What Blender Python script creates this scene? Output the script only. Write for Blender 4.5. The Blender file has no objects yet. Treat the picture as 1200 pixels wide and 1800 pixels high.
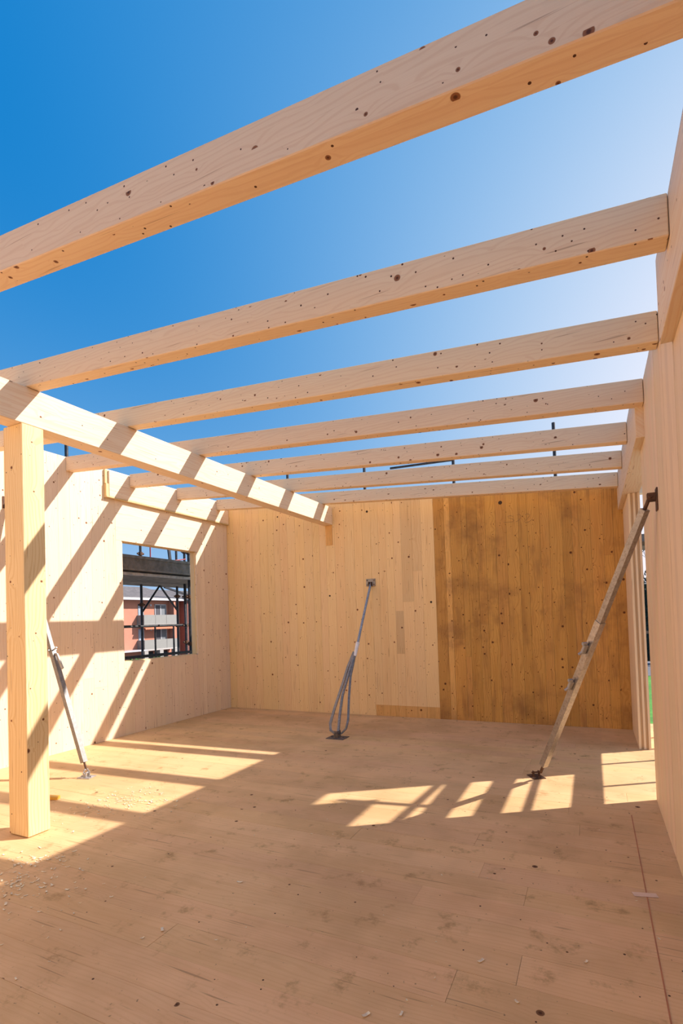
import bpy, bmesh, math, random
from mathutils import Matrix, Vector
random.seed(7)
C = bpy.context.scene.collection
# ------------------------------------------------------------ camera
HC = 1.586
YAW, PITCH, ROLL = 0.449, 0.025, -0.032
cy, sy, cp, sp = math.cos(YAW), math.sin(YAW), math.cos(PITCH), math.sin(PITCH)
F = Vector((-sy*cp, cy*cp, sp)); R0 = Vector((cy, sy, 0)); U0 = R0.cross(F)
cr, sr = math.cos(ROLL), math.sin(ROLL)
RR = cr*R0 + sr*U0; UU = -sr*R0 + cr*U0
cam = bpy.data.cameras.new('camera'); co = bpy.data.objects.new('camera', cam); C.objects.link(co)
M = Matrix(((RR.x, UU.x, -F.x, 0), (RR.y, UU.y, -F.y, 0), (RR.z, UU.z, -F.z, HC), (0, 0, 0, 1)))
co.matrix_world = M
cam.sensor_fit = 'VERTICAL'; cam.sensor_height = 36; cam.lens = 914.12/1800*36
cam.shift_y = (1064.71-900)/1800
cam.clip_start = 0.05; cam.clip_end = 500
bpy.context.scene.camera = co
# ------------------------------------------------------------ sky, sun, exposure
SUN_DIR = Vector((1.14, 0.755, 1.0)).normalized()
w = bpy.data.worlds.new('sky'); bpy.context.scene.world = w; w.use_nodes = True
wn = w.node_tree; wn.nodes.clear()
# clear-sky model: deep blue dome, paler towards the horizon and towards the sun
def wm(op, a, b=0.0, clamp=False):
    n = wn.nodes.new('ShaderNodeMath'); n.operation = op; n.use_clamp = clamp
    for i, v in enumerate((a, b)):
        if isinstance(v, (int, float)): n.inputs[i].default_value = v
        else: wn.links.new(v, n.inputs[i])
    return n.outputs[0]
tc = wn.nodes.new('ShaderNodeTexCoord')
dt = wn.nodes.new('ShaderNodeVectorMath'); dt.operation = 'DOT_PRODUCT'; wn.links.new(tc.outputs['Generated'], dt.inputs[0]); dt.inputs[1].default_value = SUN_DIR
sx = wn.nodes.new('ShaderNodeSeparateXYZ'); wn.links.new(tc.outputs['Generated'], sx.inputs[0])
lo = wm('SUBTRACT', 1.0, wm('MAXIMUM', sx.outputs[2], 0.0))
gl = wm('MULTIPLY', wm('MULTIPLY', wm('POWER', wm('MAXIMUM', dt.outputs['Value'], 0.0), 2.5), wm('POWER', lo, 1.3)), 3.05)
rr = wm('MINIMUM', wm('ADD', gl, wm('MULTIPLY', wm('POWER', lo, 4.0), 0.48)), 0.95)
gg = wm('ADD', wm('MULTIPLY', wm('POWER', rr, 0.7), 0.75), 0.19)
bb = wm('ADD', wm('MULTIPLY', wm('POWER', rr, 0.5), 0.45), 0.56)
cb = wn.nodes.new('ShaderNodeCombineColor'); wn.links.new(rr, cb.inputs[0]); wn.links.new(gg, cb.inputs[1]); wn.links.new(bb, cb.inputs[2])
bg = wn.nodes.new('ShaderNodeBackground'); bg.inputs['Strength'].default_value = 2**-0.74
wo = wn.nodes.new('ShaderNodeOutputWorld')
wn.links.new(cb.outputs[0], bg.inputs['Color']); wn.links.new(bg.outputs[0], wo.inputs['Surface'])
sl = bpy.data.lights.new('sun', 'SUN'); sl.energy = 4.2; sl.angle = math.radians(0.55); sl.color = (1.0, 0.90, 0.84)
so = bpy.data.objects.new('sun', sl); C.objects.link(so)
so.rotation_euler = SUN_DIR.to_track_quat('Z', 'Y').to_euler(); so.location = (12, 8, 12)
vs = bpy.context.scene.view_settings
vs.view_transform = 'Standard'; vs.look = 'None'; vs.gamma = 1; vs.use_curve_mapping = False; vs.exposure = 0.80

# ------------------------------------------------------------ dimensions
XL, XR, XI, D = -6.135, 0.416, 0.358, 7.86
SL = -0.073
def HT(x): return 3.376 + SL*x      # joist top
def HB(x): return 3.19 + SL*x       # joist underside
JW = 0.1155
YJ = [1.591, 2.571, 3.556, 4.552, 5.542, 6.508, 7.508]
XM, HM = -3.905, 3.177
LB = 2.919
WY0, WY1, WZ0, WZ1 = 5.447, 7.0, 1.056, 2.823
YD0, YD1 = 5.041, 6.801             # door gap in the right wall
T = 0.12

# ------------------------------------------------------------ materials
def nt(name):
    m = bpy.data.materials.new(name); m.use_nodes = True
    n = m.node_tree.nodes; n.clear()
    o = n.new('ShaderNodeOutputMaterial'); b = n.new('ShaderNodeBsdfPrincipled')
    m.node_tree.links.new(b.outputs[0], o.inputs[0])
    return m, m.node_tree, b
class G:
    def __init__(s, t): s.t = t
    def L(s, a, b): s.t.links.new(a, b)
    def put(s, sock, v):
        if isinstance(v, (int, float)): sock.default_value = v
        elif isinstance(v, (tuple, list)): sock.default_value = tuple(v) + ((1,) if len(v) == 3 and len(sock.default_value) == 4 else ())
        else: s.L(v, sock)
    def m(s, op, a, b=0.0, c=0.0, clamp=False):
        n = s.t.nodes.new('ShaderNodeMath'); n.operation = op; n.use_clamp = clamp
        s.put(n.inputs[0], a); s.put(n.inputs[1], b); s.put(n.inputs[2], c); return n.outputs[0]
    def mix(s, f, a, b, mode='MIX'):
        n = s.t.nodes.new('ShaderNodeMix'); n.data_type = 'RGBA'; n.blend_type = mode
        s.put(n.inputs[0], f); s.put(n.inputs[6], a); s.put(n.inputs[7], b); return n.outputs[2]
    def comb(s, x, y, z=0.0):
        n = s.t.nodes.new('ShaderNodeCombineXYZ'); s.put(n.inputs[0], x); s.put(n.inputs[1], y); s.put(n.inputs[2], z); return n.outputs[0]
    def sep(s, v):
        n = s.t.nodes.new('ShaderNodeSeparateXYZ'); s.L(v, n.inputs[0]); return n.outputs
    def noise(s, v, scale, detail=3, rough=0.55, dim='2D'):
        n = s.t.nodes.new('ShaderNodeTexNoise'); n.noise_dimensions = dim; s.L(v, n.inputs['Vector'])
        n.inputs['Scale'].default_value = scale; n.inputs['Detail'].default_value = detail; n.inputs['Roughness'].default_value = rough; return n.outputs[0]
    def vor(s, v, scale, rnd=1.0):
        n = s.t.nodes.new('ShaderNodeTexVoronoi'); n.voronoi_dimensions = '2D'; s.L(v, n.inputs['Vector']); n.inputs['Scale'].default_value = scale
        n.inputs['Randomness'].default_value = rnd; return n.outputs['Distance'], n.outputs['Color']
    def ramp(s, v, lo, hi, a=0.0, b=1.0):
        n = s.t.nodes.new('ShaderNodeMapRange'); n.interpolation_type = 'SMOOTHSTEP'
        s.put(n.inputs[0], v); n.inputs[1].default_value = lo; n.inputs[2].default_value = hi; n.inputs[3].default_value = a; n.inputs[4].default_value = b; return n.outputs[0]

def wood(name, axis, base, grain, knot, kd=0.45, pins=0.3, ring=70, stain=0.0, stain_col=(0.2, 0.1, 0.04), grey=0.0, rough=0.62, gamt=0.55, dirt=0.0, lam=0.0):
    """procedural sawn spruce; axis = direction of the grain"""
    m, t, b = nt(name); g = G(t)
    geo = t.nodes.new('ShaderNodeNewGeometry'); oi = t.nodes.new('ShaderNodeObjectInfo')
    P = g.sep(geo.outputs['Position']); N = g.sep(geo.outputs['True Normal'])
    ax = 'xyz'.index(axis); ot = [i for i in range(3) if i != ax]
    v = 0.0
    for i in ot:
        k = g.m('SUBTRACT', 1.0, g.m('ABSOLUTE', N[i])); k = g.m('ROUND', k)
        v = g.m('MULTIPLY_ADD', P[i], k, v) if not isinstance(v, float) else g.m('MULTIPLY', P[i], k)
    rnd = oi.outputs['Random']
    u = g.m('MULTIPLY_ADD', rnd, 37.0, P[ax]); vv = g.m('MULTIPLY_ADD', rnd, 91.0, v)
    if lam:   # glue-laminated: every lamella has its own figure
        li = g.m('FLOOR', g.m('DIVIDE', v, lam)); vv = g.m('MULTIPLY_ADD', li, 7.3, vv); u = g.m('MULTIPLY_ADD', li, 3.7, u)
    p = g.comb(u, vv)
    # knots
    kdist, kcol = g.vor(p, 4.6); kc = g.sep(kcol)
    dm = g.m('DIVIDE', kdist, 4.6)
    rad = g.m('MULTIPLY', g.m('MULTIPLY_ADD', g.m('POWER', kc[1], 2.0), 0.014, 0.006), g.m('LESS_THAN', kc[0], kd))
    kmask = g.m('SUBTRACT', 1.0, g.m('MULTIPLY', g.m('DIVIDE', dm, g.m('ADD', rad, 0.0001)), 1.0, clamp=True), clamp=True)
    km = g.ramp(kmask, 0.0, 0.22); kcore = g.ramp(kmask, 0.45, 0.8)
    pd, pc = g.vor(p, 9.0); pcc = g.sep(pc)
    pr = g.m('MULTIPLY', g.m('LESS_THAN', pcc[0], pins), g.m('MULTIPLY_ADD', pcc[1], 0.003, 0.0028))
    pm = g.m('LESS_THAN', g.m('DIVIDE', pd, 9.0), pr)
    # grain figure, bent around the knots
    n1 = g.noise(g.comb(g.m('MULTIPLY', u, 0.55), g.m('MULTIPLY', vv, 3.2)), 1.3, 2)
    bend = g.m('MULTIPLY', g.m('POWER', 2.718, g.m('MULTIPLY', dm, -26.0)), g.m('MULTIPLY', g.m('LESS_THAN', kc[0], kd), 0.05))
    ph = g.m('ADD', g.m('MULTIPLY_ADD', n1, 0.16, vv), bend)
    sn = g.m('SINE', g.m('MULTIPLY', ph, ring*6.283/1.0*0.5))
    line = g.ramp(sn, 0.1, 1.0)
    fine = g.noise(g.comb(g.m('MULTIPLY', u, 4.0), g.m('MULTIPLY', vv, 220.0)), 1.0, 2)
    broad = g.noise(g.comb(g.m('MULTIPLY', u, 0.7), g.m('MULTIPLY', vv, 9.0)), 1.0, 2)
    col = g.mix(g.m('MULTIPLY', line, gamt), base, grain)
    col = g.mix(g.ramp(fine, 0.35, 0.75, 0.0, 0.22), col, grain)
    col = g.mix(g.ramp(broad, 0.45, 0.8, 0.0, 0.35), col, grain)
    # pitch streaks
    st = g.noise(g.comb(g.m('MULTIPLY', u, 1.8), g.m('MULTIPLY', vv, 55.0)), 1.0, 1)
    col = g.mix(g.ramp(st, 0.74, 0.80, 0.0, 0.5), col, knot)
    if lam:
        fr = g.m('FRACT', g.m('DIVIDE', v, lam)); e = g.m('MINIMUM', fr, g.m('SUBTRACT', 1.0, fr))
        col = g.mix(g.ramp(e, 0.0, 0.03, 0.35, 0.0), col, grain)
        lt = g.noise(g.comb(g.m('MULTIPLY', li, 5.17), g.m('MULTIPLY_ADD', rnd, 50.0, g.m('FLOOR', g.m('MULTIPLY', u, 0.45)))), 1.0, 0)
        col = g.mix(g.ramp(lt, 0.3, 0.7, 0.0, 0.16), col, grain)
    if stain:
        s1 = g.noise(g.comb(g.m('MULTIPLY', P[ot[0]], 1.0), P[ax]) if 0 else geo.outputs['Position'], 1.7, 5, 0.65, '3D')
        s2 = g.noise(g.comb(g.m('MULTIPLY', u, 1.0), g.m('MULTIPLY', vv, 6.0)), 1.1, 3)
        col = g.mix(g.ramp(s1, 0.46, 0.75, 0.0, stain), col, stain_col)
        col = g.mix(g.ramp(s2, 0.52, 0.78, 0.0, stain*0.7), col, stain_col)
    if dirt:
        d1 = g.noise(geo.outputs['Position'], 5.0, 6, 0.7, '3D')
        col = g.mix(g.ramp(d1, 0.55, 0.72, 0.0, dirt), col, stain_col)
        d2 = g.noise(geo.outputs['Position'], 38.0, 3, 0.6, '3D')
        col = g.mix(g.ramp(d2, 0.68, 0.74, 0.0, dirt), col, (0.10, 0.055, 0.03))
        d3 = g.noise(geo.outputs['Position'], 0.9, 4, 0.6, '3D')
        col = g.mix(g.ramp(d3, 0.4, 0.65, 0.0, 0.35), col, stain_col)
    col = g.mix(km, col, knot); col = g.mix(kcore, col, (knot[0]*0.35, knot[1]*0.3, knot[2]*0.3))
    col = g.mix(pm, col, (knot[0]*0.3, knot[1]*0.25, knot[2]*0.25))
    if grey: col = g.mix(grey, col, (0.5, 0.45, 0.4))
    col = g.mix(1.0, col, oi.outputs['Color'], 'MULTIPLY')
    g.put(b.inputs['Base Color'], col); b.inputs['Roughness'].default_value = rough
    b.inputs['Specular IOR Level'].default_value = 0.25
    bp = t.nodes.new('ShaderNodeBump'); bp.inputs['Strength'].default_value = 0.15; bp.inputs['Distance'].default_value = 0.002
    g.L(fine, bp.inputs['Height']); g.L(bp.outputs[0], b.inputs['Normal'])
    return m

SPR, SPG, KN = (0.90, 0.69, 0.46), (0.81, 0.56, 0.35), (0.30, 0.12, 0.05)
M_jx = wood('glulam_spruce_x', 'x', SPR, SPG, KN, 0.8, 0.55, lam=0.0465)
M_jy = wood('glulam_spruce_y', 'y', (0.90, 0.73, 0.53), SPG, KN, 0.3, 0.15, lam=0.0495)
M_pz = wood('glulam_spruce_z', 'z', (0.90, 0.69, 0.38), (0.76, 0.51, 0.22), KN, 0.28, 0.12)
M_wl = wood('clt_spruce_left', 'z', (0.90, 0.72, 0.53), (0.78, 0.56, 0.38), KN, 0.42, 0.38, gamt=0.35)
M_hy = wood('clt_spruce_header', 'y', (0.90, 0.73, 0.53), (0.78, 0.56, 0.38), KN, 0.35, 0.15, gamt=0.35)
M_bl = wood('clt_spruce_back', 'z', (0.90, 0.66, 0.36), (0.78, 0.50, 0.23), KN, 0.42, 0.3, gamt=0.35)
M_br = wood('clt_spruce_aged', 'z', (0.68, 0.37, 0.10), (0.50, 0.24, 0.055), (0.20, 0.075, 0.02), 0.75, 0.4, gamt=0.5, stain=0.75, stain_col=(0.30, 0.145, 0.05))
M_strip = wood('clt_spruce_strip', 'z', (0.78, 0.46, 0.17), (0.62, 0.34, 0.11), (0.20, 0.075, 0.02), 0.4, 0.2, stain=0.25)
M_wr = wood('clt_spruce_fine', 'z', (0.90, 0.68, 0.45), (0.80, 0.57, 0.35), (0.42, 0.22, 0.10), 0.0, 0.0, ring=90, gamt=0.3)
M_end = wood('clt_end_layer', 'z', (0.60, 0.38, 0.20), (0.48, 0.28, 0.14), KN, 0.1, 0.1)
M_fl = wood('floor_spruce', 'x', (0.86, 0.565, 0.29), (0.74, 0.45, 0.205), (0.20, 0.09, 0.035), 0.10, 0.10, gamt=0.3, dirt=0.75, stain_col=(0.42, 0.245, 0.095), rough=0.7)

def plain(name, col, rough=0.6, metal=0.0, var=0.12, scale=12, rust=None, rustamt=0.0):
    m, t, b = nt(name); g = G(t)
    tc = t.nodes.new('ShaderNodeNewGeometry')
    n = g.noise(tc.outputs['Position'], scale, 4, 0.6, '3D')
    c = g.mix(g.ramp(n, 0.3, 0.7, 0.0, 1.0), tuple(max(0, x*(1-var)) for x in col), tuple(min(1, x*(1+var)) for x in col))
    if rust:
        n2 = g.noise(tc.outputs['Position'], scale*2.3, 5, 0.7, '3D'); c = g.mix(g.ramp(n2, 0.5, 0.62, 0.0, rustamt), c, rust)
    oi = t.nodes.new('ShaderNodeObjectInfo'); c = g.mix(1.0, c, oi.outputs['Color'], 'MULTIPLY')
    g.put(b.inputs['Base Color'], c); b.inputs['Roughness'].default_value = rough; b.inputs['Metallic'].default_value = metal
    return m
M_galv = plain('galvanised_steel', (0.42, 0.42, 0.42), 0.5, 0.55, 0.2, 30, (0.24, 0.17, 0.12), 0.35)
M_galvl = plain('galvanised_steel_light', (0.42, 0.41, 0.39), 0.55, 0.35, 0.15, 30, (0.40, 0.34, 0.28), 0.25)
M_footd = plain('dull_dark_steel', (0.16, 0.14, 0.13), 0.6, 0.4, 0.3, 40)
M_prop = plain('weathered_square_tube', (0.46, 0.43, 0.40), 0.38, 0.85, 0.12, 25, (0.22, 0.15, 0.10), 0.4)
M_rust = plain('rusty_steel', (0.12, 0.06, 0.035), 0.7, 0.4, 0.4, 40)
M_scaf = plain('scaffold_steel', (0.035, 0.04, 0.05), 0.5, 0.5, 0.3, 14, (0.14, 0.10, 0.07), 0.3)
M_scafg = plain('scaffold_grey_tube', (0.035, 0.037, 0.04), 0.5, 0.5, 0.3, 14, (0.10, 0.08, 0.06), 0.3)
M_red = plain('red_painted_steel', (0.35, 0.03, 0.04), 0.5)
M_deck = plain('weathered_scaffold_board', (0.20, 0.17, 0.135), 0.85, 0, 0.35, 9)
M_decks = plain('galvanised_deck_side', (0.22, 0.21, 0.20), 0.6, 0.3, 0.25, 9, (0.30, 0.25, 0.18), 0.5)
M_chip = plain('wood_shaving', (0.92, 0.75, 0.52), 0.8, 0, 0.2, 40)
M_yel = plain('yellow_plastic', (0.7, 0.38, 0.05), 0.5)
M_white = plain('bright_tape', (0.85, 0.85, 0.85), 0.4)
M_hole = plain('drilled_hole_dark', (0.06, 0.035, 0.02), 0.9)
M_pencil = plain('pencil_line', (0.26, 0.15, 0.07), 0.8)
M_redline = plain('red_chalk', (0.50, 0.20, 0.09), 0.8)
M_tape = plain('pale_tape', (0.80, 0.58, 0.42), 0.4)
M_salmon = plain('salmon_render', (0.50, 0.22, 0.145), 0.85, 0, 0.04, 2)
M_salmon_shaded = plain('shaded_salmon_render', (0.20, 0.075, 0.055), 0.85, 0, 0.05, 2)  # shade on the wing put into the colour as a darker salmon
M_bal = plain('grey_balcony_panel', (0.27, 0.27, 0.25), 0.6, 0, 0.03, 2)
M_fr = plain('white_window_frame', (0.5, 0.51, 0.53), 0.5)
M_roof = plain('grey_brown_roof_tile', (0.17, 0.15, 0.14), 0.85, 0, 0.3, 3)
M_conc = plain('pale_concrete', (0.45, 0.43, 0.40), 0.8)
M_shut = plain('pale_blue_shutter', (0.30, 0.38, 0.46), 0.5)
M_awn = plain('orange_awning', (0.70, 0.24, 0.13), 0.8)
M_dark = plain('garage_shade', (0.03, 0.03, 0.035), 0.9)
M_curt = plain('net_curtain', (0.20, 0.22, 0.24), 0.9)
M_grass = plain('lawn_grass', (0.09, 0.28, 0.03), 0.95, 0, 0.35, 3)
M_asph = plain('grey_asphalt', (0.16, 0.16, 0.165), 0.9, 0, 0.1, 2)
M_leaf = plain('garden_leaf', (0.10, 0.20, 0.03), 0.8, 0, 0.4, 5)
M_hedge = plain('dark_hedge_leaf', (0.035, 0.05, 0.035), 0.9, 0, 0.6, 6)
M_bark = plain('tree_bark', (0.10, 0.085, 0.075), 0.9, 0, 0.3, 5)
mg, tg, bgl = nt('window_glass'); bgl.inputs['Base Color'].default_value = (0.10, 0.13, 0.16, 1); bgl.inputs['Roughness'].default_value = 0.08; bgl.inputs['Alpha'].default_value = 0.6
M_glass = mg

# ------------------------------------------------------------ helpers
def tag(o, label=None, cat=None, group=None, kind=None):
    if label: o['label'] = label
    if cat: o['category'] = cat
    if group: o['group'] = group
    if kind: o['kind'] = kind
    return o
def obj(name, bm, mat, parent=None, smooth=False, tone=None):
    me = bpy.data.meshes.new(name)
    if isinstance(bm, bmesh.types.BMesh):
        bmesh.ops.recalc_face_normals(bm, faces=bm.faces[:]); bm.to_mesh(me); bm.free()
    me.materials.append(mat)
    if smooth:
        for p in me.polygons: p.use_smooth = True
    o = bpy.data.objects.new(name, me); C.objects.link(o)
    if parent:
        o.parent = parent; o.matrix_parent_inverse = Matrix.Translation(parent.location).inverted() if not parent.parent else (Matrix.Identity(4))
        if parent.parent: o.matrix_parent_inverse = Matrix.Identity(4)
    if tone is not None: o.color = (tone[0], tone[1], tone[2], 1) if isinstance(tone, tuple) else (tone, tone, tone, 1)
    return o
def thing(name, loc, label, cat, group=None, kind=None):
    o = bpy.data.objects.new(name, None); C.objects.link(o); o.location = loc; o.empty_display_size = 0.1
    return tag(o, label, cat, group, kind)
def nb(): return bmesh.new()
def box(bm, x0, x1, y0, y1, z0, z1, zt=None):
    """axis box; zt(x) gives a sloped top"""
    f = (lambda x: z1) if zt is None else zt
    v = [bm.verts.new(c) for c in ((x0, y0, z0), (x1, y0, z0), (x1, y1, z0), (x0, y1, z0), (x0, y0, f(x0)), (x1, y0, f(x1)), (x1, y1, f(x1)), (x0, y1, f(x0)))]
    for q in ((0, 3, 2, 1), (4, 5, 6, 7), (0, 1, 5, 4), (1, 2, 6, 5), (2, 3, 7, 6), (3, 0, 4, 7)): bm.faces.new([v[i] for i in q])
    return v
def bevel(bm, w, seg=1):
    bmesh.ops.bevel(bm, geom=bm.edges[:], offset=w, segments=seg, profile=0.5, affect='EDGES'); return bm
def frame(a, b, up=None):
    d = (b-a).normalized(); up = up or Vector((0, 0, 1))
    if abs(d.dot(up)) > 0.98: up = Vector((1, 0, 0))
    s = d.cross(up).normalized(); u = s.cross(d).normalized(); return d, s, u
def tube(bm, a, b, r, n=12, r2=None, up=None, rot=0.0):
    a, b = Vector(a), Vector(b); d, s, u = frame(a, b, up); r2 = r if r2 is None else r2
    A = []; B = []
    for i in range(n):
        t = rot + 2*math.pi*i/n; q = s*math.cos(t) + u*math.sin(t)
        A.append(bm.verts.new(a+q*r)); B.append(bm.verts.new(b+q*r2))
    for i in range(n): bm.faces.new((A[i], A[(i+1) % n], B[(i+1) % n], B[i]))
    bm.faces.new(A[::-1]); bm.faces.new(B)
def bar(bm, a, b, w, h, up=None):
    a, b = Vector(a), Vector(b); d, s, u = frame(a, b, up); V = []
    for p in (a, b):
        for i, j in ((-1, -1), (1, -1), (1, 1), (-1, 1)): V.append(bm.verts.new(p + s*i*w/2 + u*j*h/2))
    for q in ((0, 3, 2, 1), (4, 5, 6, 7), (0, 1, 5, 4), (1, 2, 6, 5), (2, 3, 7, 6), (3, 0, 4, 7)): bm.faces.new([V[i] for i in q])
def path(bm, pts, w, h=None, n=8, flat=False, up=None):
    """swept bar or tube through points"""
    pts = [Vector(p) for p in pts]; rings = []
    for i, p in enumerate(pts):
        a = pts[max(0, i-1)]; b = pts[min(len(pts)-1, i+1)]; d, s, u = frame(a, b, up)
        if flat: ring = [p + s*i_*w/2 + u*j*(h or w)/2 for i_, j in ((-1, -1), (1, -1), (1, 1), (-1, 1))]
        else: ring = [p + (s*math.cos(2*math.pi*k/n) + u*math.sin(2*math.pi*k/n))*w/2 for k in range(n)]
        rings.append([bm.verts.new(q) for q in ring])
    for A, B in zip(rings, rings[1:]):
        k = len(A)
        for i in range(k): bm.faces.new((A[i], A[(i+1) % k], B[(i+1) % k], B[i]))
    bm.faces.new(rings[0][::-1]); bm.faces.new(rings[-1])
def tone(v=0.07, hue=0.02):
    k = 1 + random.uniform(-v, v*0.6); return (k, k*(1+random.uniform(-hue, hue)), k*(1+random.uniform(-2*hue, hue)))

# ------------------------------------------------------------ floor
FX0, FX1, FY0, FY1 = XL-0.14, 1.25, -1.6, 8.34
bm = nb(); box(bm, FX0, FX1, FY0, FY1, -0.22, -0.02)
floor = obj('floor', bm, M_fl); tag(floor, 'worn timber floor deck of wide boards scattered with dust and shavings', None, None, 'structure')
y = FY0; row = 0
while y < FY1-0.02:
    wd = 0.215 if y > 1.0 else 0.26
    y1 = min(y+wd, FY1); x = FX0; row += 1
    cuts = [FX0]
    while cuts[-1] < FX1-2.2: cuts.append(cuts[-1]+random.uniform(2.0, 3.6))
    cuts.append(FX1)
    for a, b_ in zip(cuts, cuts[1:]):
        bm = nb(); dz = random.uniform(-0.0012, 0.0)
        box(bm, a+0.0007, b_-0.0007, y+0.0007, y1-0.0007, -0.02, dz)
        obj('floor_board', bm, M_fl, floor, tone=tone(0.06))
    y = y1
bm = nb(); box(bm, 0.205, 0.211, 1.2, 4.6, -0.0005, 0.0008); obj('chalk_line', bm, M_redline, floor)

# ------------------------------------------------------------ left wall
wl = nb(); xo, xi = XL-T, XL-0.014
for y0, y1, z0, z1 in ((-1.6, WY0, 0, HT(XL)), (WY1, D+T, 0, HT(XL)), (WY0, WY1, 0, WZ0), (WY0, WY1, WZ1, HT(XL))): box(wl, xo, xi, y0, y1, z0, z1)
wall_left = obj('wall_left', wl, M_hy); tag(wall_left, 'left cross-laminated timber wall with a square window hole, striped by joist shadows', None, None, 'structure')
PB0 = 5.135  # start of the edge beam let into the wall top
y = -1.6
seams = []
while y < D: seams.append(y); y += random.choice((0.15, 0.17, 0.19, 0.21))
seams = [s for s in seams if all(abs(s-k) > 0.06 for k in (PB0, 5.32, WY0, WY1, 7.115))] + [PB0, 5.32, 5.425, WY1, 7.115, D]
seams = sorted(seams)
HD0, HD1, HZ0, HZ1 = 5.32, 7.115, WZ1, 3.415
for a, b_ in zip(seams, seams[1:]):
    segs = []
    top = HT(XL) if b_ <= PB0+0.001 else 3.41
    c = (a+b_)/2
    if WY0-0.03 < c < WY1: segs = [(0, WZ0)]
    elif HD0 < c < HD1: segs = [(0, HZ0)]
    else:
        if random.random() < 0.35 and b_ < 5.3:
            k = random.uniform(0.6, 2.8); segs = [(0, k), (k, top)]
        else: segs = [(0, top)]
    if 5.3 < a < WY0 and segs == [(0, WZ0)]: segs = [(0, HZ0)] if b_ <= WY0 else segs
    for z0, z1 in segs:
        bm = nb(); box(bm, XL-0.014, XL-random.uniform(0, 0.0015), a+0.0008, b_-0.0008, z0+0.0008, z1-0.0008)
        obj('plank', bm, M_wl, wall_left, tone=tone(0.06))
for k in range(3):   # header above the window: horizontal lamellas
    z0 = HZ0+k*(HZ1-HZ0)/3; z1 = HZ0+(k+1)*(HZ1-HZ0)/3
    bm = nb(); box(bm, XL-0.014, XL+0.001, HD0, HD1, z0+0.0005, z1-0.0005); obj('header_board', bm, M_hy, wall_left, tone=1.0+0.03*(k-1))
# window: rebated lining in the opening
win = nb()
box(win, xo, XL-0.03, WY1-0.018, WY1+0.001, WZ0, WZ1); box(win, xo, XL-0.03, WY0-0.001, WY0+0.012, WZ0, WZ1)
box(win, xo, XL-0.03, WY0, WY1, WZ1-0.012, WZ1+0.001); box(win, xo, XL-0.03, WY0, WY1, WZ0-0.001, WZ0+0.01)
tag(obj('window_1', win, M_pz), 'unglazed square window opening in the left wall looking onto scaffolding', None, None, 'structure')
# edge beam on top of the left wall
eb = thing('edge_beam', (XL, 6.5, 3.42), 'pale glulam edge beam let into the top of the left wall above the window', 'beam')
bm = nb(); box(bm, XL-0.10, XL+0.055, PB0+0.05, D-0.004, 3.425, 3.79); bevel(bm, 0.003); obj('beam', bm, M_jy, eb)
bm = nb(); box(bm, XL-0.10, XL+0.05, PB0, PB0+0.047, 3.425, 3.60); box(bm, XL-0.10, XL+0.03, PB0, PB0+0.047, 3.605, 3.80); obj('end_block', bm, M_pz, eb, tone=0.8)
bm = nb(); box(bm, XL-0.01, XL+0.062, PB0-0.003, D-0.004, 3.405, 3.424); obj('bearing_strip', bm, M_pz, eb, tone=0.75)

# ------------------------------------------------------------ back wall
wb = nb(); box(wb, XL-T, XR+T, D+0.014, D+T, 0, 3, HT)
wall_back = obj('wall_back', wb, M_bl); tag(wall_back, 'back cross-laminated timber wall, pale on the left and dark orange on the right', None, None, 'structure')
XS = -2.165
xs = [XL]
while xs[-1] < XS-0.12: xs.append(xs[-1]+random.choice((0.13, 0.15, 0.165, 0.18)))
xs = xs[:-1]+[XS]
sp_cut = {}
for a, b_ in zip(xs, xs[1:]):
    c = (a+b_)/2; segs = [(0, None, M_bl, tone(0.04))]
    if c > -3.25: segs = [(0, 0.175, M_strip, tone(0.05)), (0.175, None, M_bl, tone(0.04))]
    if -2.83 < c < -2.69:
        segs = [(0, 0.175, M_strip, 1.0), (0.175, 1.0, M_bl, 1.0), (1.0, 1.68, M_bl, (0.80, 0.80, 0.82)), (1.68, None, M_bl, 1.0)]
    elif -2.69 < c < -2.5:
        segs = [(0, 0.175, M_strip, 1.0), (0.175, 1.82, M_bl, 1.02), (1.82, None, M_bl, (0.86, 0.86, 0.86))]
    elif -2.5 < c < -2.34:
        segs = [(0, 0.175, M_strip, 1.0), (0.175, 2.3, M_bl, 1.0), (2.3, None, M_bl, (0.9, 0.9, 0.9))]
    for z0, z1, mt, tn in segs:
        bm = nb(); yy = D+random.uniform(0, 0.0012)
        if z1 is None: box(bm, a+0.0008, b_-0.0008, yy, D+0.014, z0+0.0006, 3, HT)
        else: box(bm, a+0.0008, b_-0.0008, yy, D+0.014, z0, z1-0.0006)
        obj('plank', bm, mt, wall_back, tone=tn)
xs = [XS]
while xs[-1] < XR-0.12: xs.append(xs[-1]+random.choice((0.085, 0.12, 0.15, 0.17)))
xs = xs[:-1]+[XR]
for i, (a, b_) in enumerate(zip(xs, xs[1:])):
    cut = [0] + ([random.uniform(0.5, 2.9)] if random.random() < 0.4 else []) + [None]
    if i == 0: cut = [0, None]
    for z0, z1 in zip(cut, cut[1:]):
        bm = nb(); yy = D-0.003+random.uniform(0, 0.002)
        if z1 is None: box(bm, a+0.001, b_-0.001, yy, D+0.014, z0+0.0006, 3, HT)
        else: box(bm, a+0.001, b_-0.001, yy, D+0.014, z0, z1-0.0006)
        tn = tone(0.13, 0.03)
        if i == 1 and z1 is None: tn = (1.25, 1.35, 1.6)
        obj('plank', bm, M_br, wall_back, tone=tn)
def hole(x, z, r, nm='drilled_hole', mt=M_hole):
    bm = nb(); tube(bm, (x, D-0.006, z), (x, D+0.003, z), r, 14); obj(nm, bm, mt, wall_back)
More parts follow.
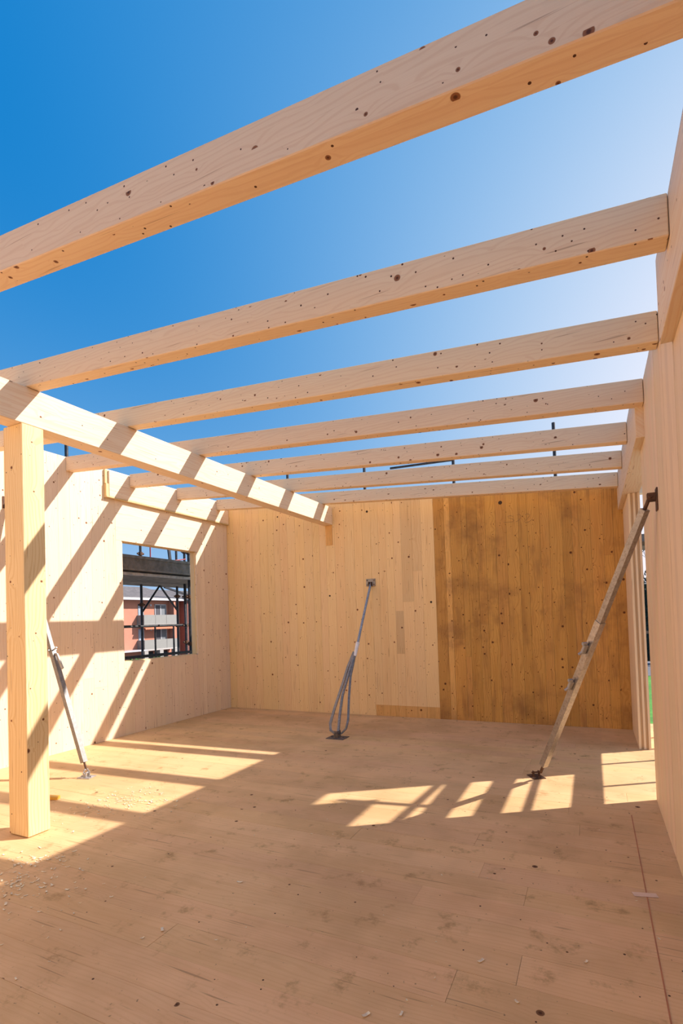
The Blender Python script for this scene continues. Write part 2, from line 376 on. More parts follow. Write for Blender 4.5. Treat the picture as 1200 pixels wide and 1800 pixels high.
for x, z, r in ((-1.155, 3.21, 0.027), (-3.27, 3.33, 0.018), (-2.245, 1.80, 0.016), (-4.0, 1.98, 0.014), (-5.0, 3.44, 0.012)): hole(x, z, r)
# pencil writing on the dark panel
def stroke(pts):
    bm = nb(); path(bm, [(x, D-0.0045, z) for x, z in pts], 0.0035, 0.0015, flat=True, up=Vector((0, 1, 0))); obj('pencil_mark', bm, M_pencil, wall_back)
s_ = 0.9
stroke([(-0.98, 2.985), (-1.02, 3.005), (-1.06, 2.995), (-1.05, 2.975), (-1.0, 2.955), (-0.97, 2.93), (-1.0, 2.91), (-1.07, 2.912), (-1.12, 2.91)])
stroke([(-0.93, 3.0), (-0.90, 3.01), (-0.875, 2.99), (-0.88, 2.95), (-0.91, 2.92), (-0.95, 2.905)])
stroke([(-0.82, 2.995), (-0.77, 3.0), (-0.75, 2.98), (-0.78, 2.94), (-0.83, 2.90), (-0.82, 2.88), (-0.77, 2.885), (-0.72, 2.92)])
# thin orange strip on the wall under the end of the long beam
bm = nb(); box(bm, XM-0.135, XM-0.015, D-0.012, D-0.0005, 2.84, 3.19); pk = obj('under_beam_strip', bm, M_strip, wall_back, tone=1.15)

# ------------------------------------------------------------ right wall
TR = HT(XR)
wr = nb()
for y0, y1, z1 in ((-1.6, 3.08, LB), (3.08, 4.64, TR), (4.64, YD0, LB)): box(wr, XR+0.014, XR+T, y0, y1, 0, z1)
wall_right = obj('wall_right', wr, M_wr); tag(wall_right, 'right cross-laminated timber wall of fine upright lamellas with a door gap near the back', None, None, 'structure')
y = -1.6
ys = [-1.6]
while ys[-1] < YD0-0.1: ys.append(ys[-1]+random.choice((0.11, 0.13, 0.15)))
ys = [v for v in ys[:-1] if abs(v-3.08) > 0.05 and abs(v-4.64) > 0.05]; ys = sorted(ys+[3.08, 4.64, YD0])
for a, b_ in zip(ys, ys[1:]):
    c = (a+b_)/2; z1 = TR if 3.08 < c < 4.64 else LB
    bm = nb(); box(bm, XR+random.uniform(0, 0.001), XR+0.014, a+0.0006, b_-0.0006, 0, z1)
    obj('plank', bm, M_wr, wall_right, tone=tone(0.05))
bm = nb(); box(bm, XR+0.01, XR+0.05, 3.30, 3.53, TR, 3.72); obj('rough_board', bm, M_wr, wall_right)
# far panel beside the door gap, five glued layers seen on its end
tl = T/5
for k in range(5):
    x0 = XR+k*tl; mt, tn = (M_wr, 1.0) if k in (0, 2, 4) else (M_end, 0.9)
    if k == 0:
        yy = [YD1, 6.97, 7.14, 7.30, 7.47, 7.66, D]
        for a, b_ in zip(yy, yy[1:]):
            bm = nb(); box(bm, x0, x0+tl-0.001, a+0.0004, b_-0.0004, 0, LB); obj('plank', bm, mt, wall_right, tone=tone(0.03))
    else:
        bm = nb(); box(bm, x0, x0+tl-0.001, YD1+0.0015*(k % 2), D, 0, LB); obj('glued_layer', bm, mt, wall_right, tone=tn)

# unseen wall added behind the camera to bounce sunlight onto the joists
bm = nb(); box(bm, XL-T, XR+T, -1.6-T, -1.6, 0, 3, HT); tag(obj('bounce_wall', bm, M_wl), 'unseen timber wall added behind the camera to bounce sunlight', None, None, 'structure')
# ------------------------------------------------------------ lintels
t = thing('lintel_beam', (XI, 6.2, LB), 'wooden lintel beam spanning the door gap along the top of the right wall, farther one', 'beam')
bm = nb(); box(bm, XI, XR+T, 4.64+0.003, D-0.004, LB+0.002, TR+0.01); bevel(bm, 0.003); obj('beam', bm, M_jy, t, tone=0.93)
t = thing('lintel_beam', (XI, 1.0, LB), 'wooden lintel beam high at the right edge of the photo, nearer one', 'beam')
bm = nb(); box(bm, XI, XR+T, -1.6, 3.06, LB+0.002, TR+0.01); bevel(bm, 0.003); obj('beam', bm, M_jy, t, tone=0.93)

# ------------------------------------------------------------ joists
JL = ['nearest roof joist, sweeping large across the top of the photo', 'second roof joist from the camera, its left end above the post',
      'third roof joist counted from the camera', 'middle roof joist, fourth from the camera, meeting the left wall behind the post',
      'fifth roof joist from the camera, third from the back wall', 'sixth roof joist from the camera, last but one before the back wall',
      'last roof joist, lying closest to the back wall']
for i, Y in enumerate(YJ):
    xl = XL+0.002 if i < 4 else XL+0.058
    xr = XR-0.003 if i in (2, 3) else XI-0.003
    t = thing('roof_joist', ((xl+xr)/2, Y, HB((xl+xr)/2)), JL[i], 'joist', 'parallel glulam roof joists')
    bm = nb(); V = box(bm, xl, xr, Y, Y+JW, 0, 0)
    for k, v in enumerate(V): v.co.z = HB(v.co.x)+0.001 if k < 4 else HT(v.co.x)
    bevel(bm, 0.004); obj('joist', bm, M_jx, t, tone=tone(0.03))
# ------------------------------------------------------------ main beam and post
mbt = HB(XM)
t = thing('main_beam', (XM, 4, HM), 'long sunlit glulam beam carrying the joists from the left edge to the back wall', 'beam')
bm = nb(); box(bm, XM-0.178, XM, 0.4, D-0.004, HM+0.001, mbt-0.001); bevel(bm, 0.004); obj('beam', bm, M_jy, t)
t = thing('timber_post', (XM-0.115, 2.617, 0), 'square timber post standing at the left under the long beam', 'post')
bm = nb(); box(bm, XM-0.229, XM, 2.528, 2.706, 0.006, HM); bevel(bm, 0.004); obj('post_shaft', bm, M_pz, t)
bm = nb(); box(bm, XM-0.20, XM-0.03, 2.56, 2.68, 0.0, 0.006); obj('base_shim', bm, M_rust, t)

# ------------------------------------------------------------ push-pull props
def foot(t, p, dirv, mt, s=1.0):
    """floor plate with fork and pin; dirv = horizontal direction of the prop"""
    x, y, z = p; d = Vector((dirv[0], dirv[1], 0)).normalized(); q = Vector((-d.y, d.x, 0))
    bm = nb(); c = Vector((x, y, z+0.004)); a = c-d*0.075*s; b_ = c+d*0.075*s; bar(bm, a, b_, 0.12*s, 0.008); bevel(bm, 0.002)
    pl = obj('foot_plate', bm, mt, t)
    for k in (-1, 1):
        bm = nb(); tube(bm, c+d*k*0.052*s+Vector((0, 0, 0.004)), c+d*k*0.052*s+Vector((0, 0, 0.016)), 0.011, 6); o = obj('anchor_bolt', bm, mt, pl)
    bm = nb()
    for k in (-1, 1):
        bm = nb(); pts = [c+q*k*0.028*s+Vector((0, 0, 0.0)), c+q*k*0.03*s+Vector((0, 0, 0.03*s)), c+q*k*0.026*s+Vector((0, 0, 0.055*s))]
        path(bm, pts, 0.03*s, 0.008, flat=True, up=q); obj('lug', bm, mt, t)
    bm = nb(); tube(bm, c+q*0.045*s+Vector((0, 0, 0.042*s)), c-q*0.045*s+Vector((0, 0, 0.042*s)), 0.008*s, 10); obj('pin', bm, mt, t)
def sqtube(bm, a, b, w, rot=math.pi/4): tube(bm, a, b, w*0.7071, 4, rot=rot)

# right prop
PV = Vector((XR-0.045, 4.006, 2.328)); B = Vector((-0.472, 5.242, 0.149)); A = PV+(B-PV).normalized()*0.085; Md = PV+(B-PV)*0.38
t = thing('slanted_prop', (-0.54, 5.33, 0), 'large square-tube steel prop leaning against the right wall with rusty wall bracket', 'prop', 'steel props bracing the timber walls')
dr = (B-A).normalized()
_d, _s, _u = frame(A, B); _v = Vector((0, 0, HC))-Md; RT = math.atan2(_v.dot(_u), _v.dot(_s))+0.12
bm = nb(); sqtube(bm, A, Md+dr*0.1, 0.046, RT); obj('inner_tube', bm, M_prop, t, tone=0.75)
bm = nb(); sqtube(bm, Md, B, 0.056, RT); obj('outer_tube', bm, M_prop, t)
side = dr.cross(Vector((0, 0, 1))).normalized()
if side.dot(RR) > 0: side = -side
for s0, nm, mt in ((0.22, 'locking_pin', M_galvl), (0.60, 'clamp', M_galvl)):
    p = Md+dr*s0+side*0.045
    bm = nb(); bar(bm, p, p+dr*0.085, 0.034, 0.03); bevel(bm, 0.004); c = obj('clamp', bm, mt, t)
    bm = nb(); tube(bm, p+side*0.0-dr*0.01, p-dr*0.01+side*0.034, 0.014, 10); obj('bolt', bm, M_galv, c); bm = nb(); tube(bm, p+dr*0.075+side*0.01, p+dr*0.10+side*0.03, 0.012, 8); obj('bolt', bm, M_galv, c)
bm = nb(); tube(bm, A-dr*0.085, A+dr*0.01, 0.012, 10); obj('spindle', bm, M_rust, t)
bk = Vector((XR, 4.0, 2.33))
bm = nb(); box(bm, XR-0.009, XR-0.001, 3.965, 4.045, 2.235, 2.385); bevel(bm, 0.003); wp = obj('wall_plate', bm, M_rust, t)
bm = nb(); box(bm, XR-0.06, XR-0.009, 3.985, 3.992, 2.30, 2.355); obj('bracket_lug', bm, M_rust, t); bm = nb(); box(bm, XR-0.06, XR-0.009, 4.02, 4.027, 2.30, 2.355); obj('bracket_lug', bm, M_rust, t)
bm = nb(); tube(bm, (XR-0.045, 3.97, 2.328), (XR-0.045, 4.04, 2.328), 0.011, 10); obj('bolt', bm, M_rust, t)
bm = nb(); tube(bm, B, B+dr*0.10, 0.014, 10); obj('spindle', bm, M_rust, t)
foot(t, (-0.552, 5.352, 0), (dr.x, dr.y), M_rust)

# middle prop
t = thing('slanted_prop', (-3.13, 6.24, 0), 'thin steel prop with looped lower handles leaning against the middle of the back wall', 'prop', 'steel props bracing the timber walls')
A = Vector((-3.237, 7.83, 2.13)); B = Vector((-3.128, 6.26, 0.05)); dr = (B-A).normalized(); lerp = lambda s: A+(B-A)*s
bm = nb(); tube(bm, A, lerp(0.46), 0.019, 12); obj('inner_tube', bm, M_galv, t, tone=(0.8, 0.95, 1.15))
bm = nb(); tube(bm, lerp(0.44), lerp(0.53), 0.030, 12, 0.022); obj('sleeve', bm, M_white, t)
X = Vector((1, 0, 0))
def off(s, dx, dy=0): return lerp(s)+X*dx+Vector((0, dy, 0))
bm = nb(); path(bm, [off(0.50, -0.03), off(0.60, -0.075), off(0.72, -0.10), off(0.85, -0.135), off(0.945, -0.15), off(0.985, -0.12), off(1.0, -0.05)], 0.036, 0.016, flat=True); obj('handle_loop', bm, M_galvl, t, tone=0.7)
bm = nb(); path(bm, [off(0.50, -0.005), off(0.62, -0.035), off(0.78, -0.06), off(0.9, -0.035), off(1.0, 0.0)], 0.040, n=10); obj('outer_tube', bm, M_galv, t, tone=0.7)
bm = nb(); path(bm, [off(0.52, 0.0), off(0.66, 0.0), off(0.80, 0.05), off(0.92, 0.105), off(0.97, 0.10), off(1.0, 0.045)], 0.030, 0.014, flat=True); obj('handle_loop', bm, M_galv, t, tone=0.55)
bm = nb(); box(bm, -3.32, -3.16, D-0.016, D-0.004, 2.10, 2.22); bevel(bm, 0.003); wp = obj('wall_plate', bm, M_galv, t, tone=0.7)
for k in (-0.06, 0.06):
    for z in (2.125, 2.195): bm = nb(); tube(bm, (-3.24+k, D-0.016, z), (-3.24+k, D-0.026, z), 0.009, 6); obj('bolt', bm, M_rust, wp)
bm = nb(); box(bm, -3.265, -3.255, D-0.06, D-0.016, 2.10, 2.17); obj('bracket_lug', bm, M_rust, t); bm = nb(); box(bm, -3.225, -3.215, D-0.06, D-0.016, 2.10, 2.17); obj('bracket_lug', bm, M_rust, t)
foot(t, (-3.128, 6.239, 0), (1, 0), M_footd, 1.7)

# left prop
t = thing('slanted_prop', (-4.87, 3.79, 0), 'pale steel prop behind the timber post leaning on the left wall', 'prop', 'steel props bracing the timber walls')
B = Vector((-4.906, 3.79, 0.154)); Md = Vector((-5.40, 3.79, 1.37)); A = Vector((XL+0.07, 3.79, 3.05)); dr = (B-A).normalized()
bm = nb(); sqtube(bm, A, Md+dr*0.1, 0.042, math.pi/4); obj('inner_tube', bm, M_galvl, t, tone=0.6)
bm = nb(); sqtube(bm, Md, B, 0.052, math.pi/4); obj('outer_tube', bm, M_galvl, t, tone=0.6)
bm = nb(); tube(bm, Md+dr*0.03+Vector((0.0, -0.05, 0)), Md+dr*0.03+Vector((0.0, 0.05, 0)), 0.010, 8); tube(bm, Md+dr*0.03+Vector((0.02, 0, 0.0)), Md+dr*0.03+Vector((0.075, 0, 0.03)), 0.008, 8); obj('locking_pin', bm, M_galv, t)
p = Md+dr*0.10+Vector((0.05, 0, 0.02))
bm = nb(); bar(bm, p, p+dr*0.17+Vector((0.03, 0, 0)), 0.014, 0.03); tube(bm, p+Vector((-0.04, 0, 0)), p+Vector((0.01, 0, 0)), 0.012, 8); obj('handle', bm, M_galv, t)
bm = nb(); tube(bm, B, B+dr*0.075, 0.011, 10); obj('spindle', bm, M_rust, t)
bm = nb(); e = B+dr*0.07
path(bm, [e+Vector((0, -0.03, -0.075)), e+Vector((0, -0.032, -0.035)), e+Vector((0, -0.018, -0.008)), e+Vector((0, 0, 0)), e+Vector((0, 0.018, -0.008)), e+Vector((0, 0.032, -0.035)), e+Vector((0, 0.03, -0.075))], 0.014, n=8); obj('fork', bm, M_galv, t)
foot(t, (-4.872, 3.79, 0), (1, 0.25), M_galv)
bm = nb(); box(bm, XL+0.001, XL+0.009, 3.73, 3.85, 3.0, 3.14); obj('wall_plate', bm, M_rust, t)
bm = nb(); box(bm, XL+0.009, XL+0.08, 3.775, 3.805, 3.04, 3.09); obj('bracket_lug', bm, M_rust, t)

# ------------------------------------------------------------ shavings, chips and litter
def shav(bm, c, s):
    a = random.uniform(0, 6.28); n = 4; L = s*random.uniform(0.7, 1.6); wv = s*random.uniform(0.25, 0.5); curl = random.uniform(0.4, 2.0)
    prev = None
    for i in range(n+1):
        th = curl*(i/n-0.5); q = Vector((math.cos(a), math.sin(a), 0)); r = L/curl
        p = Vector(c) + q*(math.sin(th)*r) + Vector((0, 0, (1-math.cos(th))*r+0.001)); sd = Vector((-math.sin(a), math.cos(a), 0))*wv/2
        cur = (bm.verts.new(p+sd), bm.verts.new(p-sd), bm.verts.new(p-sd+Vector((0, 0, 0.0015))), bm.verts.new(p+sd+Vector((0, 0, 0.0015))))
        if prev:
            for k in range(4): bm.faces.new((prev[k], prev[(k+1) % 4], cur[(k+1) % 4], cur[k]))
        else: bm.faces.new(cur)
        prev = cur
    bm.faces.new(prev[::-1])
bm = nb()
for cx, cy_, sx, sy_, n in ((-3.5, 2.3, 0.14, 0.13, 60), (-3.25, 2.05, 0.14, 0.10, 60), (-3.95, 3.05, 0.18, 0.14, 35), (-3.9, 3.42, 0.22, 0.16, 90), (-3.7, 3.5, 0.25, 0.12, 60), (-3.1, 2.0, 0.2, 0.16, 30), (-3.0, 1.7, 0.3, 0.2, 18), (-3.0, 3.0, 1.2, 1.0, 45), (-1.0, 2.6, 1.1, 0.8, 35)):
    for _ in range(n):
        shav(bm, (random.gauss(cx, sx), random.gauss(cy_, sy_), 0.0005), random.choice((0.010, 0.014, 0.02, 0.026)) if sx < 0.4 else random.choice((0.006, 0.009, 0.012)))
tag(obj('wood_shavings', bm, M_chip), 'pale wood shavings and sawdust scattered over the floor near the post', 'shavings', None, 'stuff')
chips = [(-2.117, 1.947), (-3.396, 4.451), (-0.523, 2.433), (-0.089, 2.608), (-0.751, 1.988), (-0.878, 1.927), (-0.341, 2.234), (-3.092, 2.34), (-3.528, 2.321), (-3.357, 2.095), (-3.494, 2.381), (-3.114, 1.876), (-3.06, 1.70), (-3.95, 3.053), (-2.0, 2.6), (-2.6, 2.17), (-3.95, 3.387), (-2.076, 2.042), (-2.85, 1.9), (-3.282, 2.013)]
proto = []
for k in range(3):
    bm = nb(); shav(bm, (0, 0, 0), 0.026+0.005*k); me = bpy.data.meshes.new('wood_chip'); bmesh.ops.recalc_face_normals(bm, faces=bm.faces[:]); bm.to_mesh(me); bm.free(); me.materials.append(M_chip); proto.append(me)
for i, (x, y) in enumerate(chips):
    o = bpy.data.objects.new('wood_chip', proto[i % 3]); C.objects.link(o); o.location = (x, y, 0.0008); o.rotation_euler = (0, 0, random.uniform(0, 6.28))
    lab = {1: 'curled pale wood chip alone on the shaded floor between the post and the middle prop', 2: 'wood chip on the floor near the bottom of the photo, between centre and right wall', 3: 'rightmost loose wood chip on the foreground floor', 4: 'wood chip nearest the bottom edge of the photo, right of the middle', 5: 'wood chip at the bottom edge of the photo, closest to the middle', 6: 'wood chip near the bottom right, left of the pale tape strip'}.get(i, 'small curled chip of pale wood among the litter near the timber post')
    tag(o, lab, 'wood chip', 'wood chips on the floor')
bm = nb(); bar(bm, (-4.64, 3.16, 0.02), (-4.52, 3.22, 0.012), 0.06, 0.03); bevel(bm, 0.006, 2)
tag(obj('yellow_wedge', bm, M_yel), 'small yellow wedge on the floor just behind the timber post', 'wedge')
bm = nb(); bar(bm, (0.14, 3.33, 0.0012), (0.26, 3.36, 0.0012), 0.045, 0.0012); tag(obj('tape_strip', bm, M_tape), 'short strip of pale tape stuck to the floor near the right wall', 'tape')

# ------------------------------------------------------------ scaffolding outside
def coupler(t, p, par=None):
    bm = nb(); x, y, z = p; tube(bm, (x, y, z-0.035), (x, y, z+0.035), 0.045, 8); tube(bm, (x-0.02, y-0.07, z), (x+0.02, y+0.07, z), 0.022, 6); bevel(bm, 0.004)
    obj('coupler', bm, M_rust, t)
GZ = -4.2
t = thing('scaffold', (-7.6, 7.5, GZ), 'dark tube scaffolding seen through the left window opening', 'scaffolding')
R_ = 0.026
for x, y, z0, z1 in ((-8.3, 7.81, GZ, 4.2), (-8.3, 8.83, GZ, 3.3), (-7.7, 8.43, GZ, 3.25), (-6.95, 7.72, GZ, 3.05), (-7.0, 5.21, GZ, 4.34)):
    bm = nb(); tube(bm, (x, y, z0), (x, y, z1), R_, 10); obj('standard', bm, M_scaf, t)
for p in ((-8.3, 7.81, 2.0), (-8.3, 7.81, 0.55), (-8.3, 8.83, 2.2), (-7.7, 8.43, 2.15), (-6.95, 7.72, 2.1), (-8.3, 8.83, 1.55), (-7.7, 8.43, 1.55), (-7.7, 8.43, 1.2), (-6.95, 7.72, 1.2), (-8.3, 8.83, 0.6), (-8.3, 7.81, 3.05), (-7.7, 8.43, 3.1), (-6.95, 7.72, 2.95)): coupler(t, p)
for a, b_, r in (((-7.75, 3.2, 1.57), (-7.75, 10.5, 1.56), 0.026), ((-6.82, 3.2, 1.07), (-6.82, 10.5, 1.05), 0.026), ((-8.3, 3.2, 0.72), (-8.3, 10.5, 0.72), 0.024)):
    bm = nb(); tube(bm, a, b_, r, 10); obj('guard_rail', bm, M_scafg, t)
for y in (7.62, 8.12): bm = nb(); tube(bm, (-7.75, y, 0.8), (-7.75, y, 1.56), 0.018, 8); obj('guard_post', bm, M_scafg, t)
for a, b_ in (((-8.3, 7.83, 1.86), (-8.3, 8.32, 2.42)), ((-8.3, 8.32, 2.42), (-8.3, 8.81, 1.90)), ((-7.0, 7.66, 1.5), (-7.6, 8.3, 2.4))):
    bm = nb(); tube(bm, a, b_, 0.020, 8); obj('brace', bm, M_scaf, t)
for k in range(5):
    bm = nb(); x0 = -6.84-k*0.36; box(bm, x0-0.345, x0, 2.6, 11.0, 2.42, 2.475); obj('deck_board', bm, M_deck, t, tone=random.uniform(0.8, 1.2))
bm = nb(); box(bm, -6.845, -6.82, 2.6, 11.0, 2.49, 2.71); obj('toe_board', bm, M_decks, t)
bm = nb(); box(bm, -6.85, -6.805, 2.6, 11.0, 2.705, 2.75); box(bm, -6.85, -6.80, 2.6, 11.0, 2.50, 2.525); obj('toe_board_lip', bm, M_decks, t, tone=1.2)
bm = nb(); tube(bm, (-7.7, 7.49, 2.75), (-7.7, 7.49, 3.6), 0.012, 8); tube(bm, (-7.6, 7.9, 2.85), (-7.6, 8.35, 2.93), 0.012, 8); obj('red_rod', bm, M_red, t)
bm = nb(); path(bm, [(-7.6, 7.86, 3.4), (-7.6, 7.88, 3.1), (-7.6, 7.92, 2.8)], 0.06, 0.03, flat=True); obj('dark_strap', bm, M_scaf, t)

bm = nb(); box(bm, -6.93, -6.90, 2.6, 11.0, 2.47, 2.55); obj('deck_shadow_gap', bm, M_dark, t)  # dark strip painted in for the shadow gap under the toe board
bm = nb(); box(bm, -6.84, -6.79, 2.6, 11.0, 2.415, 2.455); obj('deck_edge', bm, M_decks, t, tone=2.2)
t = thing('scaffold', (-2, 8.8, GZ), 'dark scaffold uprights poking up above the back wall', 'scaffolding')
for x, z1 in ((-0.435, 4.53), (-3.644, 4.32), (-2.016, 4.22), (-5.276, 4.45), (0.95, 3.6)):
    bm = nb(); tube(bm, (x, 8.7, GZ), (x, 8.7, z1), 0.026, 10); obj('standard', bm, M_scaf, t)
bm = nb(); tube(bm, (-3.15, 8.72, 4.24), (-2.0, 8.72, 4.21), 0.02, 8); obj('ledger', bm, M_scaf, t)
bm = nb(); box(bm, -6, 1.3, 8.62, 9.3, 2.5, 2.56); obj('deck', bm, M_deck, t, tone=0.6)
bm = nb(); box(bm, -6, 1.3, 9.28, 9.31, 2.56, 2.75); obj('toe_board', bm, M_decks, t)
bm = nb(); box(bm, -1, 1.3, 9.6, 9.75, 3.45, 3.75); obj('roof_batten', bm, M_jx, t)

t = thing('scaffold', (1.6, 5.5, GZ), 'scaffolding outside the door gap whose shadows fall on the floor at the right', 'scaffolding')
XSC = 1.45
for y in (6.95, 6.2):
    bm = nb(); tube(bm, (XSC, y, -0.4), (XSC, y, 1.42), 0.02, 8); obj('guard_post', bm, M_scaf, t)
    coupler(t, (XSC, y, 0.45+0.3*(y < 6.5)))
for y in (3.6, 8.0):
    for x in (XSC, 2.3):
        bm = nb(); tube(bm, (x, y, GZ), (x, y, 3.5), 0.026, 10); obj('standard', bm, M_scaf, t)
for y0, y1, z0, z1 in ((2.0, 8.5, 1.23, 1.43), (2.0, 8.5, 1.88, 2.04), (2.0, 8.5, 2.21, 2.38)):
    bm = nb(); box(bm, XSC-0.045, XSC-0.02, y0, y1, z0, z1); obj('guard_board', bm, M_deck, t)
bm = nb(); tube(bm, (XSC, 2.0, 1.745), (XSC, 8.5, 1.745), 0.026, 10); obj('guard_rail', bm, M_scaf, t)
bm = nb(); tube(bm, (XSC, 2.0, 0.72), (XSC, 8.5, 0.66), 0.022, 10); tube(bm, (XSC, 2.0, 0.42), (XSC, 8.5, 0.46), 0.012, 8); obj('guard_rail', bm, M_scaf, t)
bm = nb(); box(bm, 0.80, 1.49, 2.0, 8.5, 3.26, 3.31); obj('deck', bm, M_deck, t)
bm = nb(); box(bm, XSC-0.018, XSC+0.0, 6.66, 7.6, 1.43, 3.25); obj('sun_block_board', bm, M_deck, t)  # unseen board added to block sun at the far side of the doorway
bm = nb(); tube(bm, (XSC+0.02, 4.9, 2.60), (XSC+0.02, 7.5, 2.44), 0.030, 8); obj('ledger', bm, M_scaf, t)
bm = nb(); tube(bm, (XSC+0.03, 6.45, 3.10), (XSC+0.03, 6.03, 2.36), 0.032, 8); obj('brace', bm, M_scaf, t)
bm = nb(); box(bm, XSC-0.018, XSC, 4.6, 6.35, 2.80, 3.27); obj('sun_block_panel', bm, M_deck, t)  # unseen panel added to cut off the sun patches on the floor

# ------------------------------------------------------------ apartment building across the street
bx = -50.7; bf = -49.5
t = thing('apartment_building', (bx-4, 48, GZ), 'salmon apartment building with grey balconies seen through the left window opening', 'building')
def P(nm, mt, *bs, par=None, **k):
    bm = nb()
    for b_ in bs: box(bm, *b_)
    return obj(nm, bm, mt, par or t, **k)
P('wall', M_salmon, (bx-9, bx, 30, 54.3, GZ-3, 4.9))
P('wing_wall', M_salmon_shaded, (bx-8, bx+0.9, 54.3, 64, GZ-3, 4.7))
bm = nb()
def slab(pts, th=0.18):
    a = [bm.verts.new(p) for p in pts]; b_ = [bm.verts.new((p[0], p[1], p[2]-th)) for p in pts]; n = len(a)
    bm.faces.new(a); bm.faces.new(b_[::-1])
    for i in range(n): bm.faces.new((a[i], b_[i], b_[(i+1) % n], a[(i+1) % n]))
slab([(bx+1.1, 30, 5.0), (bx+1.1, 54.3, 5.0), (bx-6.5, 54.3, 6.95), (bx-6.5, 30, 6.95)]); obj('roof', bm, M_roof, t)
bm = nb(); slab([(bx+1.1, 54.3, 4.85), (bx+1.1, 64, 4.85), (bx-6.5, 64, 6.7), (bx-6.5, 54.3, 6.7)]); obj('wing_roof', bm, M_roof, t, tone=0.9)
bm = nb(); bar(bm, (bx+1.6, 50.0, 6.35), (bx+1.6, 56.5, 4.95), 0.3, 0.22); obj('rake_board', bm, M_scaf, t)
P('gutter', M_fr, (bx+1.05, bx+1.2, 30, 54.3, 4.66, 4.95))
P('soffit', M_conc, (bx, bx+1.1, 30, 54.3, 4.72, 4.8))
for z in (1.60, -1.50):
    s = P('balcony', M_conc, (bx, bf, 46.9, 52.5, z-0.12, z+0.06))
    for k in range(3):
        a = 46.9+k*5.6/3; P('balcony_panel', M_bal, (bf-0.04, bf, a+0.02, a+5.6/3-0.02, z+0.06, z+1.22), par=s)
    P('side_panel', M_bal, (bx, bf-0.04, 46.9, 46.94, z+0.06, z+1.2), par=s, tone=0.85)
    P('shutter', M_shut, (bx, bx+0.06, 47.1, 47.95, z+0.06, z+2.6))
    fr = P('window', M_fr, (bx, bx+0.08, 49.8, 49.9, z+0.06, z+2.58), (bx, bx+0.08, 51.7, 51.8, z+0.06, z+2.58), (bx, bx+0.08, 50.72, 50.86, z+0.06, z+2.58), (bx, bx+0.08, 49.8, 51.8, z+2.5, z+2.62))
    P('pane', M_dark, (bx, bx+0.03, 49.9, 50.72, z+0.06, z+2.5), par=fr, tone=3.0); P('pane', M_curt, (bx, bx+0.035, 50.86, 51.7, z+0.06, z+2.5), par=fr)
    P('wall_lamp', M_fr, (bx, bx+0.15, 49.0, 49.2, z+2.35, z+2.6)); P('pillar', M_salmon, (bx, bx+1.0, 52.2, 52.5, z+0.06, z+3.0))
aw = nb()
v = [aw.verts.new(p) for p in ((bx+0.1, 47.0, 1.45), (bx+0.1, 52.4, 1.45), (bf+0.1, 52.4, 1.2), (bf+0.1, 47.0, 1.2), (bx+0.1, 47.0, 1.41), (bx+0.1, 52.4, 1.41), (bf+0.1, 52.4, 1.16), (bf+0.1, 47.0, 1.16))]
for q in ((0, 1, 2, 3), (7, 6, 5, 4), (0, 4, 5, 1), (1, 5, 6, 2), (2, 6, 7, 3), (3, 7, 4, 0)): aw.faces.new([v[i] for i in q])
n = 22
for i in range(n):
    a = 47.0+i*5.4/n; b_ = a+5.4/n
    tube(aw, (bf+0.1, (a+b_)/2, 1.12), (bf+0.12, (a+b_)/2, 1.12), (b_-a)/2, 8)
obj('awning', aw, M_awn, t)
for a in (46.9, 49.4, 51.9): P('ground_column', M_conc, (bf-0.5, bf, a, a+0.6, GZ-3, -1.6), tone=0.8)
P('garage_opening', M_dark, (bx, bx+0.02, 47.5, 49.4, GZ-3, -1.8), (bx, bx+0.02, 50.0, 51.9, GZ-3, -1.8))
P('canopy', M_fr, (bx, bx+2, 42, 46.6, -1.55, -1.4))

# ------------------------------------------------------------ ground, garden, trees
def leafball(bm, c, r, n, s, sq=1.0):
    for _ in range(n):
        v = Vector((random.gauss(0, 1), random.gauss(0, 1), random.gauss(0, 1))).normalized()*(random.random()**0.4)*r; v.z *= sq
        p = Vector(c)+v; a = Vector((random.gauss(0, 1), random.gauss(0, 1), random.gauss(0, 1))).normalized(); b_ = a.orthogonal().normalized()
        bm.faces.new([bm.verts.new(p+a*s), bm.verts.new(p+b_*s*0.6), bm.verts.new(p-a*s), bm.verts.new(p-b_*s*0.6)])
bm = nb(); box(bm, -120, 120, -60, 160, GZ-3.2, GZ-3.0); tag(obj('street_ground', bm, M_asph), 'grey street level below the apartment building', None, None, 'structure')
bm = nb(); box(bm, -6, 40, 22, 52, GZ-0.2, GZ); tag(obj('lawn', bm, M_grass), 'bright green lawn seen through the door gap', None, None, 'structure')
bm = nb(); box(bm, -8, 40, -20, 22, GZ-0.2, GZ-0.01); tag(obj('building_yard', bm, M_conc), 'pale gravel yard around the timber building', None, None, 'structure')
bm = nb(); box(bm, -14, 40, 52, 64, GZ-0.2, GZ+0.02); tag(obj('road', bm, M_asph), 'grey road strip beyond the lawn', None, None, 'structure')
bm = nb()
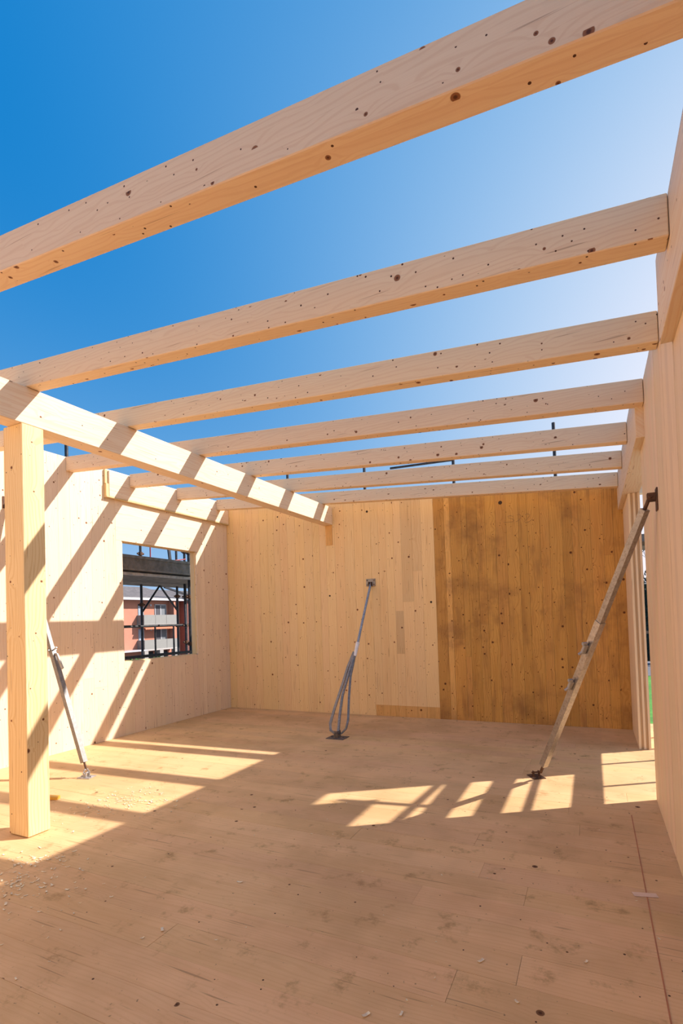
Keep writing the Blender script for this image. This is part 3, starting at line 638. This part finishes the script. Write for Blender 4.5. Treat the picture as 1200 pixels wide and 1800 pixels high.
for k in range(16): leafball(bm, (-46.0+random.uniform(-1, 1), 38+k*0.55, GZ+random.uniform(0.2, 1.4)), 1.0, 160, 0.16)
hb = thing('garden_shrub', (-46, 42, GZ-3), 'green shrubs at the foot of the salmon building', 'shrub'); obj('foliage', bm, M_leaf, hb)
bm = nb(); tube(bm, (-46, 41, GZ-3), (-46, 41, GZ+0.6), 0.1, 6); obj('stem', bm, M_bark, hb)
hd = thing('tall_hedge', (5, 66, GZ), 'dark tall hedge beyond the road, visible in the door gap', 'hedge')
bm = nb()
for k in range(40): leafball(bm, (random.uniform(1, 11), 66+random.uniform(-0.8, 0.8), GZ+random.uniform(0.8, 8.8)), 1.3, 90, 0.22)
obj('foliage', bm, M_hedge, hd)
bm = nb(); box(bm, 0.5, 11.5, 66.2, 67.2, GZ, GZ+8.6); bevel(bm, 0.3, 2); obj('hedge_core', bm, M_hedge, hd)
fc = thing('board_fence', (5, 63, GZ), 'low brown board fence in front of the dark hedge', 'fence')
bm = nb(); box(bm, 0, 12, 63, 63.1, GZ+3.2, GZ+3.5); obj('rail', bm, M_rust, fc, tone=3.0)
for k in range(7): bm = nb(); box(bm, k*2, k*2+0.15, 63.1, 63.25, GZ, GZ+3.6); obj('post', bm, M_rust, fc, tone=2.0)
tr = thing('bare_tree', (6.0, 70, GZ), 'bare leafless tree rising above the dark hedge', 'tree')
bm = nb(); tube(bm, (6.0, 70, GZ), (6.0, 70, 5.5), 0.25, 8, 0.12); obj('trunk', bm, M_bark, tr)
bm = nb()
def branch(p, d, L, r, k):
    q = p+d*L; tube(bm, p, q, r, 5, r*0.6)
    if k:
        for _ in range(3):
            e = (d+Vector((random.uniform(-.7, .7), random.uniform(-.7, .7), random.uniform(-.2, .5)))).normalized(); branch(p+d*L*random.uniform(0.5, 1), e, L*0.72, r*0.6, k-1)
branch(Vector((6, 70, 4.5)), Vector((0, 0, 1)), 2.0, 0.11, 4)
branch(Vector((6, 70, 4.5)), Vector((-0.5, 0, 0.8)).normalized(), 2.2, 0.10, 4)
obj('branches', bm, M_bark, tr)
